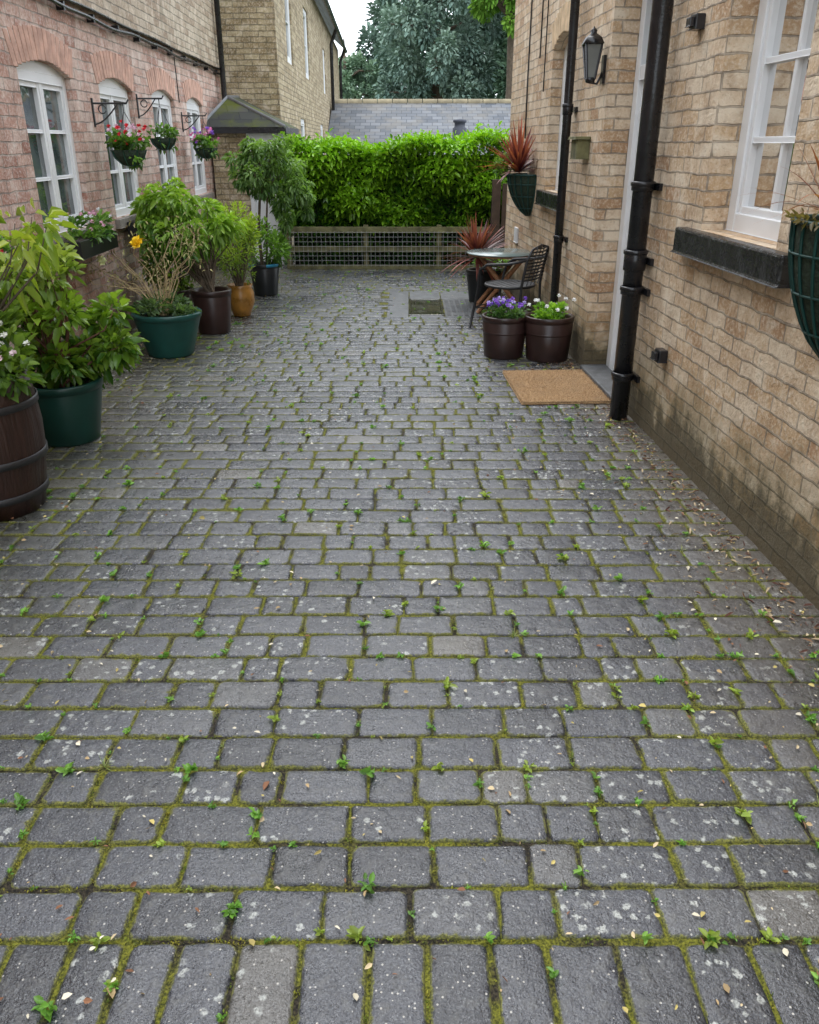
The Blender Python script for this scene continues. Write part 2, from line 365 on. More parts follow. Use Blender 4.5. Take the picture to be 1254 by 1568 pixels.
def arch(fr,op,mat,parent,hgt=.21,proud=.004):
    mb=MB(); w=.068; a=op['a0']-.05; n=int((op['a1']-op['a0']+.1)/(w+.008)); st=(op['a1']-op['a0']+.1)/n
    am=(op['a0']+op['a1'])/2
    for i in range(n):
        p=a+st*i+.003; q=a+st*(i+1)-.003; zp=arcz(op,min(max((p+q)/2,op['a0']),op['a1']))+random.uniform(.0,.006); fan=((p+q)/2-am)*.16
        pr=proud+random.uniform(0,.004); j=len(mb.v)
        for o in (-.02,pr):
            mb.v+=[fr.p(p,o,zp),fr.p(q,o,zp),fr.p(q+fan,o,zp+hgt),fr.p(p+fan,o,zp+hgt)]
        for f in ((4,5,6,7),(0,1,5,4),(1,2,6,5),(2,3,7,6),(3,0,4,7)): mb.idx([j+k for k in f],0,False)
    return mb.build('brick_arch',[mat],parent,.003)
def window(fr,op,depth,parent,cols=2,rows=3,fw=.065,mid=.05,bar=.024,glass=None,sash=False):
    e=MB(); a0,a1,z0,z1=op['a0']+.002,op['a1']-.002,op['z0']+.002,op['z1']; o1=-depth; o0=o1-.07
    e.box(fr,a0,a0+fw,o0,o1,z0,z1); e.box(fr,a1-fw,a1,o0,o1,z0,z1)
    e.box(fr,a0+fw,a1-fw,o0,o1-.003,z0,z0+fw)
    e.box(fr,a0+fw,a1-fw,o0,o1-.003,z1-fw,z1)
    rise=op.get('rise',0)
    if rise:
        N=12
        for k in range(N):
            p=a0+(a1-a0)*k/N; q=a0+(a1-a0)*(k+1)/N
            e.face([fr.p(p,o1-.002,z1),fr.p(q,o1-.002,z1),fr.p(q,o1-.002,arcz(op,q)+.001),fr.p(p,o1-.002,arcz(op,p)+.001)],0)
    ia0,ia1,iz0,iz1=a0+fw,a1-fw,z0+fw,z1-fw
    cw=(ia1-ia0-mid*(cols-1))/cols
    for c in range(cols):
        s0=ia0+c*(cw+mid); s1=s0+cw
        if c: e.box(fr,s0-mid,s0,o0,o1-.006,iz0,iz1)
        s=.035
        e.box(fr,s0,s0+s,o0,o1-.012,iz0,iz1); e.box(fr,s1-s,s1,o0,o1-.012,iz0,iz1)
        e.box(fr,s0+s,s1-s,o0,o1-.014,iz0,iz0+s); e.box(fr,s0+s,s1-s,o0,o1-.014,iz1-s,iz1)
        for r in range(1,rows):
            z=iz0+(iz1-iz0)*r/rows; e.box(fr,s0+s,s1-s,o0,o1-.02,z-bar/2,z+bar/2)
    if sash:
        am=(ia0+ia1)/2; e.box(fr,am-bar/2,am+bar/2,o0,o1-.022,iz0,iz1)
    e.build('window_frame',[M_WHITE],parent,.004)
    g=MB(); go=o1-.045
    g.face([fr.p(ia0,go,iz0),fr.p(ia1,go,iz0),fr.p(ia1,go,iz1),fr.p(ia0,go,iz1)])
    g.build('window_pane',[glass or M_GLASS],parent)

# --- left house (pink brick)
FL=Fr(-2.45,0,-.03,1,1)
HL=empty('brick_house')
wl=[(6.24,7.28),(7.98,9.02),(9.76,10.80),(11.46,12.46)]
opsL=[dict(a0=a,a1=b,z0=1.02,z1=2.12,rise=.075) for a,b in wl]+[dict(a0=4.3,a1=5.35,z0=1.02,z1=2.12,rise=.075)]
wall('ground_floor_wall',FL,-3,14.0,-.05,2.66,opsL,.07,M_BL,HL)
opsU=[dict(a0=a,a1=b,z0=3.55,z1=4.6,rise=.08) for a,b in ((6.30,7.25),(8.4,9.4),(11.0,11.9))]
FLU=Fr(-2.45+.03,0,-.03,1,1)
wall('upper_floor_wall',FLU,-3,14.0,2.66,5.2,opsU,.09,M_BU,HL)
mb=MB(); mb.face([FL.p(-3,0,2.66),FL.p(14,0,2.66),FL.p(14,.03,2.66),FL.p(-3,.03,2.66)])
mb.box(FL,-3,14,-6,-.4,5.15,5.2)
mb.face([FL.p(-3,.2,5.2),FL.p(14,.2,5.2),FL.p(14,-3.2,7.2),FL.p(-3,-3.2,7.2)],1,[(0,0),(17,0),(17,4),(0,4)])
mb.build('roof',[M_BU,M_SLATE],HL)
for o in opsL: arch(FL,o,M_BL1,HL); window(FL,o,.045,HL)
for o in opsU: arch(FLU,o,M_BL1,HL); window(FLU,o,.07,HL)
mb=MB()
for o in opsL: mb.box(FL,o['a0']-.06,o['a1']+.06,-.06,.045,.94,1.018)
mb.build('window_sills',[simple('stone_sill',(.25,.22,.19),.8,.25,12,.004,50)],HL,.006)
mb=MB()
pts=[FL.p(a,.045,2.60+.012*math.sin(a*2.1)+.008*math.sin(a*5)) for a in np.linspace(-3,14,80)]
mb.tube(pts,.018,0,6)
mb.tube([FL.p(a,.055,2.655-.006*math.sin(a*3)) for a in np.linspace(-3,14,60)],.012,0,6)
for a in np.arange(3,14,.7): mb.box(FL,a,a+.03,0.0,.06,2.57,2.63)
mb.tube([FL.p(10.98,.012,2.59),FL.p(11.0,.012,2.3),FL.p(11.02,.012,2.1)],.006,0,5)
mb.tube([FL.p(13.7,.1,5.2),FL.p(13.7,.1,2.0),FL.p(13.6,.1,.0)],.04,0,10)
mb.build('cables_and_downpipe',[M_BLACK],HL)
# --- yellow brick house beyond
HF=empty('brick_house'); FF=Fr(-1.57,0,-.03,1,1)
YF=14.05
opsF=[dict(a0=15.6,a1=16.6,z0=2.9,z1=4.2),dict(a0=19.2,a1=20.3,z0=2.9,z1=4.2),dict(a0=25,a1=26,z0=2.9,z1=4.0),dict(a0=17.5,a1=18.6,z0=.9,z1=2.1),dict(a0=23,a1=24.2,z0=.9,z1=2.1)]
wall('side_wall',FF,YF,34,-.05,4.75,opsF,.08,M_BF,HF)
for o in opsF: window(FF,o,.03,HF,1,2,fw=.09)
FFf=Fr(-6,YF,1,0,1)
x1=-1.57-.03*YF+6
wall('gable_wall',FFf,0,x1,-.05,6.5,[],.1,M_BF,HF)
mb=MB(); mb.face([FF.p(YF-.15,.3,4.72),FF.p(34.3,.3,4.72),FF.p(34.3,-2.6,7.2),FF.p(YF-.15,-2.6,7.2)],0,[(0,0),(20,0),(20,3.8),(0,3.8)])
mb.build('roof',[M_SLATE],HF)
mb=MB(); mb.tube([FF.p(YF,.28,4.70),FF.p(34,.28,4.70)],.06,0,8)
for a in (27.5,33.2): mb.tube([FF.p(a,.26,4.7),FF.p(a,.10,4.3),FF.p(a,.10,0)],.05,0,8)
mb.build('gutter_and_downpipes',[M_BLACK],HF)
# porch
PO=empty('porch',(-2.3,13.2,0))
mb=MB(); y0,y1=12.72,14.03; xa,xb=-2.8,-1.86
mb.box(W,y0,y1,xa,xa+.25,0,1.85,0); mb.box(W,y0+.02,y0+.20,xa+.25,xb-.45,0,1.85,0)
mb.box(W,y0+.25,y1,xb-.12,xb-.02,0,.75,0)
mb.build('porch_wall',[M_BF],PO)
mb=MB(); mb.box(W,y0+.01,y0+.09,xb-.45,xb-.38,0,1.85); mb.box(W,y0,y0+.09,xb-.09,xb,0,1.85); mb.box(W,y0+.005,y0+.09,xb-.38,xb-.09,1.55,1.85); mb.box(W,y0+.02,y0+.08,xb-.38,xb-.09,0,.9)
mb.box(W,y0+.1,y1,xb-.08,xb-.01,.75,.83); mb.box(W,y0+.1,y1,xb-.08,xb-.01,1.75,1.85)
mb.build('porch_frame',[M_WHITE],PO,.004)
mb=MB(); mb.face([(xb-.38,y0+.05,.9),(xb-.09,y0+.05,.9),(xb-.09,y0+.05,1.55),(xb-.38,y0+.05,1.55)]); mb.face([(xb-.05,y0+.1,.83),(xb-.05,y1,.83),(xb-.05,y1,1.75),(xb-.05,y0+.1,1.75)])
mb.build('porch_glass',[M_GLASS],PO)
mb=MB(); A=(xa-.12,y0-.14,1.86);B=(xb+.14,y0-.14,1.86);C=(xb+.14,y1,1.86);D=(xa-.12,y1,1.86)
E=(-2.62,13.2,2.26);G=(-2.62,y1,2.30)
mb.face([A,B,E],0,[(0,0),(1.2,0),(.5,.9)]); mb.face([B,C,G,E],0,[(0,0),(1.3,0),(1.3,1),(.6,1)]); mb.face([A,E,G,D],0,[(0,0),(.6,1),(1.3,1),(1.3,0)])
mb.box(W,y0-.14,y1,xa-.12,xb+.14,1.78,1.858,1)
for a,b in ((A,E),(B,E),(E,G)): mb.tube([a,b],.025,2,6)
mb.build('porch_roof',[M_SLATEM,M_BLACK,M_LEAD],PO)

# --- right house (buff)
FR=Fr(1.72,0,-.05,1,-1)
HR=empty('brick_house')
oN=dict(a0=3.60,a1=4.45,z0=1.245,z1=2.42,rise=.10)
oD=dict(a0=5.34,a1=6.50,z0=-.05,z1=2.75,depth=.30)
oF=dict(a0=7.66,a1=8.46,z0=1.245,z1=2.42,rise=.10)
oU=[dict(a0=3.60,a1=4.45,z0=3.6,z1=4.7,rise=.1),dict(a0=7.66,a1=8.46,z0=3.6,z1=4.7,rise=.1)]
wall('courtyard_wall',FR,-3,10.7,-.05,5.2,[oN,oD,oF]+oU,.15,M_BR,HR)
FRe=Fr(FR.p(10.7,0,0)[0],FR.p(10.7,0,0)[1],1,0.05,1)
wall('end_wall',FRe,0,5,-.05,5.2,[],.1,M_BR,HR)
for o in [oN,oF]+oU: arch(FR,o,M_BR1,HR)
window(FR,oN,.13,HR,1,3,fw=.085,glass=M_CLEAR,sash=True,bar=.028)
window(FR,oF,.10,HR,1,3,fw=.08,sash=True)
for o in oU: window(FR,o,.14,HR,1,3,fw=.07,sash=True)
mb=MB(); mb.face([FR.p(-3,.2,5.2),FR.p(11,.2,5.2),FR.p(11,-3.2,7.2),FR.p(-3,-3.2,7.2)],0,[(0,0),(14,0),(14,4),(0,4)]); mb.build('roof',[M_SLATE],HR)
mb=MB(); mb.box(FR,3.2,4.9,-1.2,-1.18,.8,3); mb.box(FR,4.88,4.9,-1.18,-.22,.8,3); mb.box(FR,3.2,3.22,-1.18,-.22,.8,3); mb.box(FR,3.22,4.88,-1.18,-.22,.8,.82); mb.box(FR,3.22,4.88,-1.18,-.22,2.9,2.92); mb.build('room_interior',[M_ROOM],HR)
mb=MB(); 
def curtain(a0,a1):
    n=80
    for i in range(n):
        p=a0+(a1-a0)*i/n;q=a0+(a1-a0)*(i+1)/n;f=lambda a:-.27+.016*math.sin(a*85)+.01*math.sin(a*41)
        mb.face([FR.p(p,f(p),1.0),FR.p(q,f(q),1.0),FR.p(q,f(q),2.7),FR.p(p,f(p),2.7)],0,sm=True)
curtain(4.0,4.6); curtain(3.5,3.74)
mb.build('curtains',[M_CURT],HR)
# door in recess
mb=MB(); d=-.185
mb.box(FR,6.40,6.498,d-.08,d,0,2.748); mb.box(FR,5.342,5.43,d-.08,d,0,2.748); mb.box(FR,5.43,6.40,d-.08,d-.003,2.05,2.14); mb.box(FR,5.43,6.40,d-.08,d-.003,2.66,2.748)
mb.box(FR,5.43,6.40,d-.078,d-.03,.03,2.05)
for z0,z1 in ((.2,.8),(.95,1.85)):
    for a0,a1 in ((5.55,5.87),(5.95,6.28)):
        mb.box(FR,a0,a1,d-.03,d-.022,z0,z1)
mb.build('door_and_frame',[M_WHITE],HR,.005)
mb=MB(); mb.face([FR.p(5.43,d-.05,2.14),FR.p(6.40,d-.05,2.14),FR.p(6.40,d-.05,2.66),FR.p(5.43,d-.05,2.66)]); mb.build('fanlight',[M_GLASS],HR)
mb=MB(); mb.box(FR,5.345,6.495,-.18,.03,-.02,.035); mb.build('door_step',[M_CONC],HR,.01)
mb=MB()
mb.box(FR,3.42,4.66,-.128,.06,1.115,1.243); mb.box(FR,7.56,8.58,-.098,.06,1.115,1.243)
mb.build('window_sills',[M_SILL],HR,.012)
mb=MB()
mb.tube([FR.p(9.6,.012,4),FR.p(9.62,.012,2.2),FR.p(9.6,.012,1.7)],.008,0,5); mb.tube([FR.p(9.0,.012,4),FR.p(9.02,.012,2.4)],.007,0,5)
mb.tube([FR.p(8.75,.012,4),FR.p(8.76,.012,2.1)],.006,0,5)
mb.build('wall_cables',[M_IRON],HR)
mb=MB()
for a,z in ((4.80,2.21),(4.72,.53)):
    mb.box(FR,a-.045,a+.045,0,.05,z-.035,z+.035); mb.box(FR,a-.03,a+.03,.05,.075,z-.022,z+.022)
mb.build('vent_terminals',[M_BLACK],HR,.006)
mb=MB(); mb.box(FR,6.86,7.06,.0,.10,1.54,1.68); mb.box(FR,6.84,7.08,.0,.12,1.68,1.70); mb.build('meter_box',[M_MOSSW],HR,.006)
mb=MB(); mb.box(FR,9.75,9.95,.0,.02,.62,.78); mb.build('air_brick',[M_WHITE],HR,.004)

def drain(name,fr,a,off,r,ztop,collars):
    mb=MB(); x,y,_=fr.p(a,off,0)
    mb.tube([(x,y,ztop),(x,y,2),(x,y,.0)],r,0,16)
    for z,h in collars:
        mb.lathe((x,y,z),[(r,-h/2),(r*1.16,-h/2+.005),(r*1.16,h/2-.005),(r,h/2)],0,20)
        mb.lathe((x,y,z),[(r*1.14,h/2-.025),(r*1.26,h/2-.02),(r*1.26,h/2),(r*1.1,h/2+.004)],0,20)
        mb.box(fr,a-r*1.7,a+r*1.7,.0,.02,z-.02,z+.02)
    return mb.build(name,[M_BLACK],None)
drain('drainpipe',FR,5.20,.085,.058,5.2,[(1.42,.05),(1.0,.12),(.82,.05),(2.6,.1),(.28,.05)])
drain('drainpipe',FR,7.40,.07,.036,5.2,[(1.9,.08),(.9,.06)])

# lantern
lx,ly,_=FR.p(6.62,.10,0)
LN=empty('wall_lantern',(lx,ly,2.2)); cx,cy=lx,ly
mb=MB(); mb.box(FR,6.59,6.65,.0,.02,2.04,2.22)
mb.tube([FR.p(6.62,.01,2.12),FR.p(6.62,.05,2.04),FR.p(6.62,.10,2.05)],.009,0,8)
def sq(zs,m=0): mb.lathe((cx,cy,0),zs,m,4,math.pi/4,math.pi/4+2*math.pi)
sq([(.0,2.04),(.04,2.05),(.045,2.075),(.035,2.08)]); sq([(.088,2.285),(.095,2.29),(.068,2.33),(.024,2.355),(.03,2.37),(.012,2.385),(.0,2.40)])
for k in range(4):
    t=math.pi/4+k*math.pi/2; mb.tube([(cx+.04*math.cos(t),cy+.04*math.sin(t),2.07),(cx+.08*math.cos(t),cy+.08*math.sin(t),2.29)],.008,0,6)
mb.build('lantern_frame',[M_BLACK],LN)
mb=MB(); mb.lathe((cx,cy,0),[(.036,2.08),(.074,2.285)],0,4,math.pi/4,math.pi/4+2*math.pi); ob=mb.build('lantern_glass',[simple('frosted_glass',(.20,.21,.20),.2,.2,3)],LN)
for p in ob.data.polygons: p.use_smooth=False

# ------------------------------------------------------------------ ground, setts
mb=MB(); mb.face([(-400,-100,-.04),(400,-100,-.04),(400,900,-.04),(-400,900,-.04)]); mb.build('ground',[M_GROUND])
PV=empty('paving')
mb=MB(); mb.face([(-3.6,-1,-.009),(2.6,-1,-.009),(2.6,14.5,-.009),(-3.6,14.5,-.009)]); mb.build('mossy_joints',[M_JOINT],PV)
ROWS=[]; VJ=[]
def build_setts():
    V=[];F=[];C=[]
    hole=(-.24,.78,8.62,10.25)
    def sett(x0,x1,y0,y1,edge=0.0):
        x0+=random.uniform(.002,.0058); x1-=random.uniform(.002,.0058); y0+=random.uniform(.003,.006); y1-=random.uniform(.003,.006)
        jx=[random.uniform(-.004,.004) for _ in range(4)]; jy=[random.uniform(-.002,.002) for _ in range(4)]
        cs=[(x0+jx[0],y0+jy[0]),(x1+jx[1],y0+jy[1]),(x1+jx[2],y1+jy[2]),(x0+jx[3],y1+jy[3])]
        out=[]
        for k in range(4):
            r=random.uniform(.007,.020)
            c=np.array(cs[k]); pv=np.array(cs[k-1]); nx=np.array(cs[(k+1)%4])
            dp=(pv-c)/np.linalg.norm(pv-c); dn=(nx-c)/np.linalg.norm(nx-c)
            out+=[c+dp*r,c+(dp+dn)*r*.30,c+dn*r]
            m=c+(nx-c)*random.uniform(.35,.65); nn=np.array([-dn[1],dn[0]]); out.append(m+nn*random.uniform(-.003,.003))
        out=np.array(out)+rng.normal(size=(16,2))*.0012
        cen=out.mean(0); z=random.uniform(-.0025,.002); tx,ty=random.uniform(-.012,.012),random.uniform(-.014,.014)
        hx=(x1-x0)/2; hy=(y1-y0)/2; hs=np.array([hx,hy]); cen=np.array([(x0+x1)/2,(y0+y1)/2])
        b=len(V); col=min(1,max(0,random.betavariate(1.4,1.9)+edge)); g2=random.random(); rz=rng.normal(size=16)*.0008
        for ins,dz,e in ((0,-.03,1),(0,-.008,1.0),(.004,-.003,.85),(.010,-.0008,.45),(.030,.0005,0.0)):
            q=cen+(out-cen)*(1-ins/hs)
            for j,p in enumerate(q): V.append((p[0],p[1],z+dz+(rz[j] if ins else 0)+(p[0]-cen[0])*tx+(p[1]-cen[1])*ty)); C.append((col,e,g2))
        V.append((cen[0],cen[1],z+.0006)); C.append((col,0,g2))
        for k in range(4):
            for j in range(16):
                j2=(j+1)%16; F.extend((b+16*k+j,b+16*k+j2,b+16*k+16+j2,b+16*k+16+j))
        t=b+64; cc=b+80
        for j in range(0,16,2): F.extend((t+(j+15)%16,t+j,t+(j+1)%16,cc))
    for yy in (.81,1.055):
        x=-1.6
        while x<1.9:
            w=random.uniform(.115,.155); sett(x,x+w,yy,yy+.243); x+=w; VJ.append((x,yy+.12))
    y=1.30
    while y<14.2:
        h=random.uniform(.137,.146) ; ROWS.append(y); x=-3.1+random.uniform(-.2,0); right=1.72-.05*y
        while x<right+ .02:
            w=random.choice((.125,.135,.15,.19,.205,.215,.225,.235,.245)); w*=random.uniform(.96,1.05)
            if x+w>right-.06: w=max(.08,right+.03-x)
            wv=.006*math.sin(x*1.3+y*.8)
            cx=x+w/2; cy=y+h/2
            if not(hole[0]<cx<hole[1] and hole[2]<cy<hole[3]) :
                sett(x,x+w,y+wv,y+h+wv, .2 if random.random()<.1 else 0); VJ.append((x,cy))
            x+=w
        y+=h
    return np_mesh('setts',np.array(V),4,np.array(F),np.array(C),M_SETT,PV,True)
build_setts(); RW=np.array(ROWS)
def snap(y): 
    return float(RW[np.argmin(np.abs(RW-y))])
# manholes
MH=empty('manhole_cover',(.2,9.4,0))
mb=MB()
for (xa_,xb_,ya_,yb_) in ((-.24,-.01,8.62,9.42),(-.24,-.01,9.43,10.24),(.37,.77,9.72,10.24),(.0,.36,9.72,10.24),(.0,.36,8.62,8.72)): mb.box(W,ya_,yb_,xa_,xb_,-.03,.001)
mb.build('slab_surround',[M_CONC],MH,.006)
mb=MB(); mb.box(W,8.73,9.70,.02,.34,-.02,.000); mb.box(W,8.73,9.70,-.005,.018,-.02,.008); mb.box(W,8.73,9.70,.342,.365,-.02,.008); mb.box(W,8.73,8.755,.02,.34,.001,.007); mb.box(W,9.675,9.70,.02,.34,.001,.007)
mb.build('cover_plate',[M_COVER],MH,.003)
mb=MB(); mb.box(W,8.66,9.70,.38,.77,-.02,.000)
for i in range(6):
    for j in range(13): mb.box(W,8.69+j*.077,8.69+j*.077+.045,.40+i*.06,.40+i*.06+.04,.0005,.008)
mb.build('grid_cover',[M_CONC],MH,.003)
# doormat
DM=empty('doormat',(1.05,5.9,0)); fm=Fr(.78,5.48,-.05,1,1)
mb=MB(); mb.box(fm,0,.86,0,.62,.004,.022); mb.build('mat_base',[M_COIR],DM,.006)
n=14000; aa=rng.uniform(-.006,.866,n); oo=rng.uniform(-.006,.626,n)
P=np.array([fm.p(a,o,.018) for a,o in zip(aa,oo)]); D=np.stack([rng.normal(size=n)*.8,rng.normal(size=n)*.8,np.ones(n)],1)
bl=.5+.5*np.sin(aa*7+1)*np.sin(oo*9)
leaves('coir_fibres',P,D,.011,.003,colmix(n,(.28,.15,.07),(.72,.50,.28),rng.random(n)*.75+bl*.25),M_DRY,DM,droop=0)

# ------------------------------------------------------------------ fence + hedge
HG=empty('hedge',(0,12.7,0))
def hedge():
    n=17000; x=rng.uniform(-1.78,1.75,n)
    face=rng.random(n); P=np.zeros((n,3)); D=np.zeros((n,3))
    top=1.63+.05*np.sin(x*2.3)+.04*np.sin(x*6.1+1)+.04*(x>.9)
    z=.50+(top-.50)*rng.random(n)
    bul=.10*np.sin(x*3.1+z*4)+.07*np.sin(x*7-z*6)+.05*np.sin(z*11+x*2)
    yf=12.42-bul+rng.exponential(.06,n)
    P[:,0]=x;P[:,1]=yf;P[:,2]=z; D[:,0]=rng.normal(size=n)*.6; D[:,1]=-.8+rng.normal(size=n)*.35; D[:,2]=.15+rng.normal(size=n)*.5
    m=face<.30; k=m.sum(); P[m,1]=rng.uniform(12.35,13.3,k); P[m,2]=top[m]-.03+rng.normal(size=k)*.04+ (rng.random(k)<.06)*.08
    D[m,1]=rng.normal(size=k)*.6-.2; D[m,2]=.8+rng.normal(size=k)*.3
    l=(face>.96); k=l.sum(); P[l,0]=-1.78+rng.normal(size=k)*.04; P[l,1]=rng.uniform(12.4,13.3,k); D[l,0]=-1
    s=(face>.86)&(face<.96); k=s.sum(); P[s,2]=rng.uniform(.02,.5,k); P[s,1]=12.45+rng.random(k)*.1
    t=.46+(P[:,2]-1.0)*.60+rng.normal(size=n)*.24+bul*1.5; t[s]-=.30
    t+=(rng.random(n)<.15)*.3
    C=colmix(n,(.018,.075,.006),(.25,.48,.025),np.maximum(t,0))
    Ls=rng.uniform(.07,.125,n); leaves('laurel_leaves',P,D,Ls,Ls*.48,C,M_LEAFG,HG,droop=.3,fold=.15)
hedge()
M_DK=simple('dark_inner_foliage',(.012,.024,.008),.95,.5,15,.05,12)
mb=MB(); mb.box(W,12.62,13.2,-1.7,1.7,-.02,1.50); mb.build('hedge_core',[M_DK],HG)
mb=MB()
for x in np.arange(-1.6,1.7,.38): mb.tube([(x,12.58,0),(x+random.uniform(-.05,.05),12.58,.5)],.022,0,7)
mb.build('hedge_stems',[M_TRUNK],HG)
FN=empty('wire_fence',(0,12.25,0)); mb=MB()
for x in (-1.72,-.62,.42,1.28): mb.box(W,12.22,12.30,x-.035,x+.035,-.03,.60)
mb.box(W,12.18,12.218,-1.76,1.32,.50,.58); mb.box(W,12.18,12.218,-1.76,1.32,.24,.32); mb.box(W,12.20,12.24,-1.76,1.32,-.02,.06)
mb.box(W,12.10,12.22,1.14,1.26,-.02,1.20,1); mb.box(W,12.08,12.12,1.28,1.60,-.02,1.15,1)
mb.build('timber_rails',[M_MOSSW,M_DARKW],FN,.005)
mb=MB()
for x in np.arange(-1.7,1.14,.064): mb.tube([(x,12.172,.04),(x,12.172,.52)],.0026,0,4,False)
for z in np.arange(.06,.52,.064): mb.tube([(-1.72,12.168,z),(1.14,12.168,z)],.0026,0,4,False)
mb.build('wire_mesh',[simple('galvanised_wire',(.32,.33,.33),.5,.1,5)],FN)

# ------------------------------------------------------------------ outbuilding & trees
OB=empty('outbuilding',(0,27,0)); mb=MB()
yr,ye,zr,ze=28,24.6,2.80,1.35; xl,xr=-2.35,6
mb.face([(xl,ye,ze),(xr,ye,ze),(xr,yr,zr),(xl,yr,zr)],0,[(0,0),(8.3,0),(8.3,3.7),(0,3.7)])
mb.face([(xl,yr,zr),(xr,yr,zr),(xr,yr+3.4,ze),(xl,yr+3.4,ze)],0,[(0,0),(8.3,0),(8.3,3.7),(0,3.7)])
mb.build('slate_roof_slopes',[M_SLATE],OB)
mb=MB()
for i in range(18):
    x=xl+i*.46; mb.tube([(x,yr,zr+.01),(x+.44,yr,zr+.01)],.085,0,10)
mb.build('ridge_tiles',[simple('ridge_clay',(.30,.25,.16),.85,.3,4)],OB)
mb=MB(); mb.box(W,ye+.2,yr+3.2,xl+.1,xr-.1,-.05,ze); mb.face([(xl+.1,ye+.2,ze),(xl+.1,yr,zr-.08),(xl+.1,yr+3.2,ze)],0,[(0,0),(3,1.4),(6,0)]); mb.build('outbuilding_walls',[M_BF],OB)
mb=MB(); vx,vy=1.42,25.6; mb.lathe((vx,vy,1.7),[(.20,-.1),(.20,.34),(.15,.38),(.15,.48),(.19,.50),(.19,.56),(0,.59)],0,16); mb.build('roof_cowl',[simple('grey_cowl',(.05,.055,.075),.6,.2,4)],OB)

def tree(name,x,y,h,rad,zc,rz,n,L,dark,light,k=60,cr=.2,shell=.4):
    T=empty(name,(x,y,0)); mb=MB()
    mb.tube([(x,y,-.05),(x+.1,y,zc*.5),(x,y+.1,zc),(x,y,h*.92)],[.35*rad/3,.28*rad/3,.2*rad/3,.04],0,10)
    tips=foliage('crown',(x,y,zc),(rad,rad,rz),n,L,L*.6,dark,light,M_LEAFF,T,k=k,cr=cr,shell=shell,up=.1)
    for t in tips[::3]:
        z=max(zc-rz*.7,min(t[2]-.5,h*.8)); mb.tube([(x,y,z),(x+(t[0]-x)*.5,y+(t[1]-y)*.5,z+.5),tuple(t)],[.10,.07,.02],0,6)
    mb.build('trunk_and_limbs',[M_TRUNK],T)
tree('broadleaf_tree',1.3,44,11.5,3.3,6.4,5.4,30000,.22,(.13,.21,.17),(.36,.48,.37),110,.16)  # leaf colours of the far trees have distance haze mixed in, paler and bluer
tree('broadleaf_tree',-3.9,56,8,2.9,3.8,3.3,12000,.24,(.13,.22,.15),(.28,.40,.24),60,.18)
tree('conifer_tree',6.0,42,12,2.6,6.0,6.2,18000,.26,(.05,.10,.06),(.13,.22,.12),70,.18)
tree('conifer_tree',3.6,52,13,3.6,6.5,6.5,18000,.32,(.06,.12,.08),(.15,.25,.16),70,.2)
tree('conifer_tree',.2,60,12,4.0,5.5,6,14000,.36,(.10,.16,.13),(.20,.29,.21),60,.2)
tree('broadleaf_tree',3.3,31,9.8,1.6,6.8,2.0,9000,.16,(.12,.28,.02),(.42,.68,.09),50,.18,.5)
foliage('background_treeline',(0,75,2),(60,6,6.0),14000,.9,.6,(.11,.17,.13),(.20,.28,.18),M_LEAFF,None,k=220,cr=.1)

# ------------------------------------------------------------------ pots
def pot(parent,x,y,rt,rb,h,mat,round_=False,rim=.022,name='pot'):
    mb=MB()
    if round_: prof=[(0,0),(rb*.9,0),(rb,.01),(rt*1.08,h*.45),(rt*1.05,h*.75),(rt*.9,h*.9),(rt,h),(rt*.93,h),(rt*.85,h*.88),(0,h*.88)]
    else: prof=[(0,0),(rb*.97,0),(rb,.012),(rb+(rt-rb)*.9,h*.86),(rt*.97+.0,h*.87),(rt,h*.88),(rt+.006,h-.006),(rt,h),(rt-rim,h),(rt-rim*1.4,h*.92),(rt-rim*1.6,h*.88),(0,h*.90)]
    ms=[0]*(len(prof)-2)+[1]
    mb.lathe((x,y,0),prof,0,36,ms=ms)
    return mb.build(name,[mat,M_SOIL],parent)
# barrel
P0=empty('potted_flowering_shrub',(-2.05,3.72,0)); x,y=-2.06,3.75
mb=MB(); prof=[(0,0),(.225,0),(.25,.12),(.275,.3),(.28,.42),(.27,.56),(.255,.66),(.235,.66),(.23,.60),(0,.61)]
mb.lathe((x,y,0),prof,0,72,ms=[0]*8+[1])
for z,r in ((.10,.251),(.28,.276),(.54,.276)): mb.lathe((x,y,z),[(r,-.018),(r+.006,-.016),(r+.006,.016),(r,.018)],2,40)
for j,vv in enumerate(mb.v[:72*8]):   # stave grooves
    if j%72%6==0:
        mb.v[j]=(x+(vv[0]-x)*.975,y+(vv[1]-y)*.975,vv[2])
mb.build('oak_barrel',[M_BARREL,M_SOIL,M_IRON],P0)
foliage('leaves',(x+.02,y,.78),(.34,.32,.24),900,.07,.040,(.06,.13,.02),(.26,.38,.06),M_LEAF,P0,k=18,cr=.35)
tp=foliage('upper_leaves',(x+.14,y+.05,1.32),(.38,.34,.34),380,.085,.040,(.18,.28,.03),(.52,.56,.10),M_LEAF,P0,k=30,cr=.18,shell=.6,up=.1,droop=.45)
stems('branches',(x,y,.58),tp,.009,M_TRUNK,P0)
flowers('white_flowers',np.stack([rng.uniform(x-.1,x+.32,26),rng.uniform(y-.3,y+.1,26),rng.uniform(.72,1.08,26)],1),.020,[(.8,.8,.72),(.75,.6,.62)],P0)
